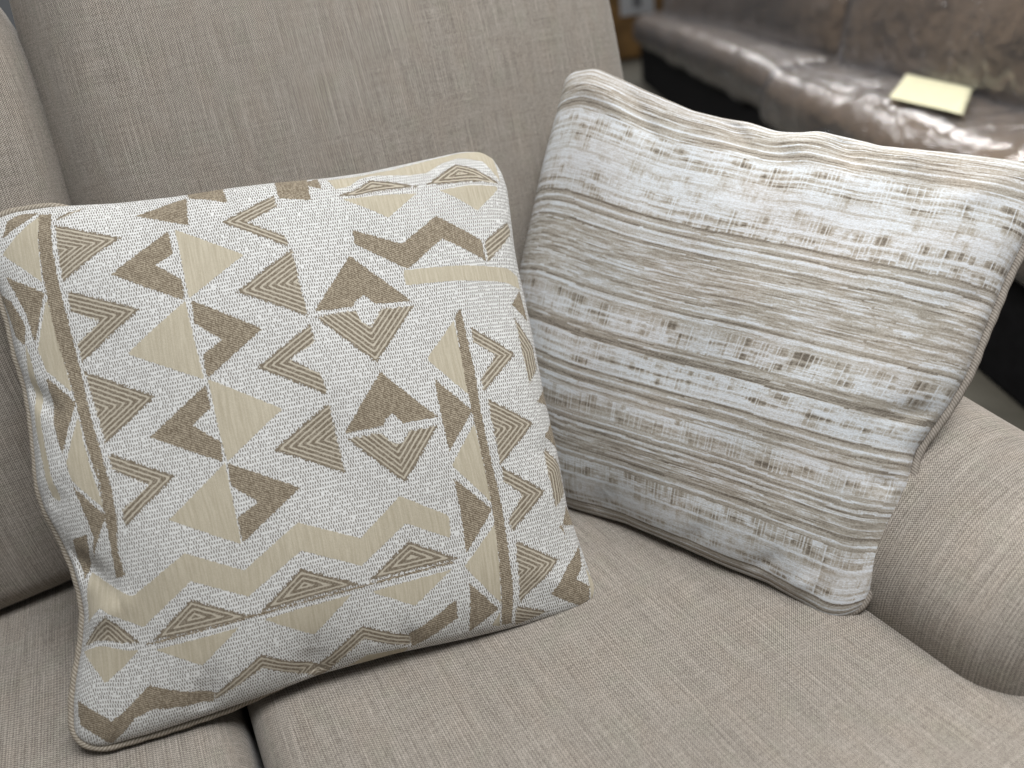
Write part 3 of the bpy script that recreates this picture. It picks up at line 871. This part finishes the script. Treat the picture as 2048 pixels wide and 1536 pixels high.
def film_over(vs, fs, off, seed, lift=0.0):
    """the polythene sleeve, a little outside the upholstery and creased"""
    c = (vs.max(0)+vs.min(0))/2
    h = (vs.max(0)-vs.min(0))/2
    k = 1+off/h
    w = c+(vs-c)*k
    w = w+(fbm(w*22, seed, 4)*.010)[:, None]*np.sign(w-c)*np.array([.5, 1, 1])
    wput('plastic_wrap', w, fs, FILM, ws)
for i, (a, b) in enumerate(((v1, f1), (v2, f2), (v3, f3), (v4, f4))):
    film_over(a, b, .014, .31+i*.17)

def sheet(name, corners, mat, parent, nu=24, nv=16, bend=.0, thick=.0006, seed=.1, label=None, cat=None):
    c = np.array(corners, float)
    s, q = np.meshgrid(np.linspace(0, 1, nu), np.linspace(0, 1, nv))
    s = s[..., None]; q = q[..., None]
    P = (c[0]*(1-s)+c[1]*s)*(1-q)+(c[3]*(1-s)+c[2]*s)*q
    n = np.cross(c[1]-c[0], c[3]-c[0]); n /= np.linalg.norm(n)
    P = P.reshape(-1, 3)
    P = P+n*(fbm(P*np.array([9, 9, 9]), seed)*bend)[:, None]
    F = grid_faces(nv, nu)
    V = np.concatenate([P, P-n*thick])
    rim = [j for j in range(nu-1)]+[nu-1+nu*j for j in range(nv-1)]+[nu*nv-1-j for j in range(nu-1)]+[nu*(nv-1)-nu*j for j in range(nv-1)]
    m = nu*nv
    side = np.array([(rim[i], rim[i]+m, rim[(i+1) % len(rim)]+m, rim[(i+1) % len(rim)]) for i in range(len(rim))])
    FF = np.concatenate([F, F[:, ::-1]+m, side])
    return mesh_obj(name, V, FF, mat, parent)

note = sheet('paper_note', [(1.842, 1.338, .572), (2.155, 1.514, .572), (2.014, 1.222, .572), (1.726, 1.06, .572)], YELLOW, None, 20, 16, .003, .0008, .4)
note['label'] = 'yellow sheet of note paper lying on the wrapped brown sofa'
note['category'] = 'paper'

# things far behind, at the end of the wrapped sofa
CR = np.array([[0.8636, 0.3365], [-0.4871, 0.3649]])
FA = math.atan2(-.4871, .8636)
cab = empty('wooden_crate', (5.65, 7.2, 0), 'orange-brown wooden crate with a white tag, far behind the wrapped sofa', 'crate', rotz=FA)
cm = np.array(parent_world(cab))
def cput(name, h, c, mat, r=.01):
    v, f, t = puffy_box(h, r, (6, 6, 6))
    o = mesh_obj(name, (v+np.array(c))@cm[:3, :3].T+cm[:3, 3], f, mat, cab, t); weld(o)
    return o
cput('panel', (.55, .20, .40), (0, 0, .42), WOOD, .015)
cput('top_rail', (.57, .22, .03), (0, 0, .85), WOOD, .012)
cput('tag', (.18, .004, .13), (-.10, -.206, .575), WHITE, .003)
cput('tag_print', (.045, .003, .06), (-.10, -.212, .575), INK, .002)
bl = empty('blue_post', (5.1, 7.6, 0), 'dark blue post glimpsed beside the sofa back, beyond the wooden crate', 'post', rotz=FA)
bmw = np.array(parent_world(bl))
v, f, t = puffy_box((.10, .06, .55), .02, (6, 6, 6)); weld(mesh_obj('shaft', (v+np.array([0, 0, .57]))@bmw[:3, :3].T+bmw[:3, 3], f, BLUE, bl, t))
v, f, t = puffy_box((.14, .10, .012), .008, (4, 4, 4)); weld(mesh_obj('foot_plate', (v+np.array([0, 0, .013]))@bmw[:3, :3].T+bmw[:3, 3], f, BLUE, bl, t))
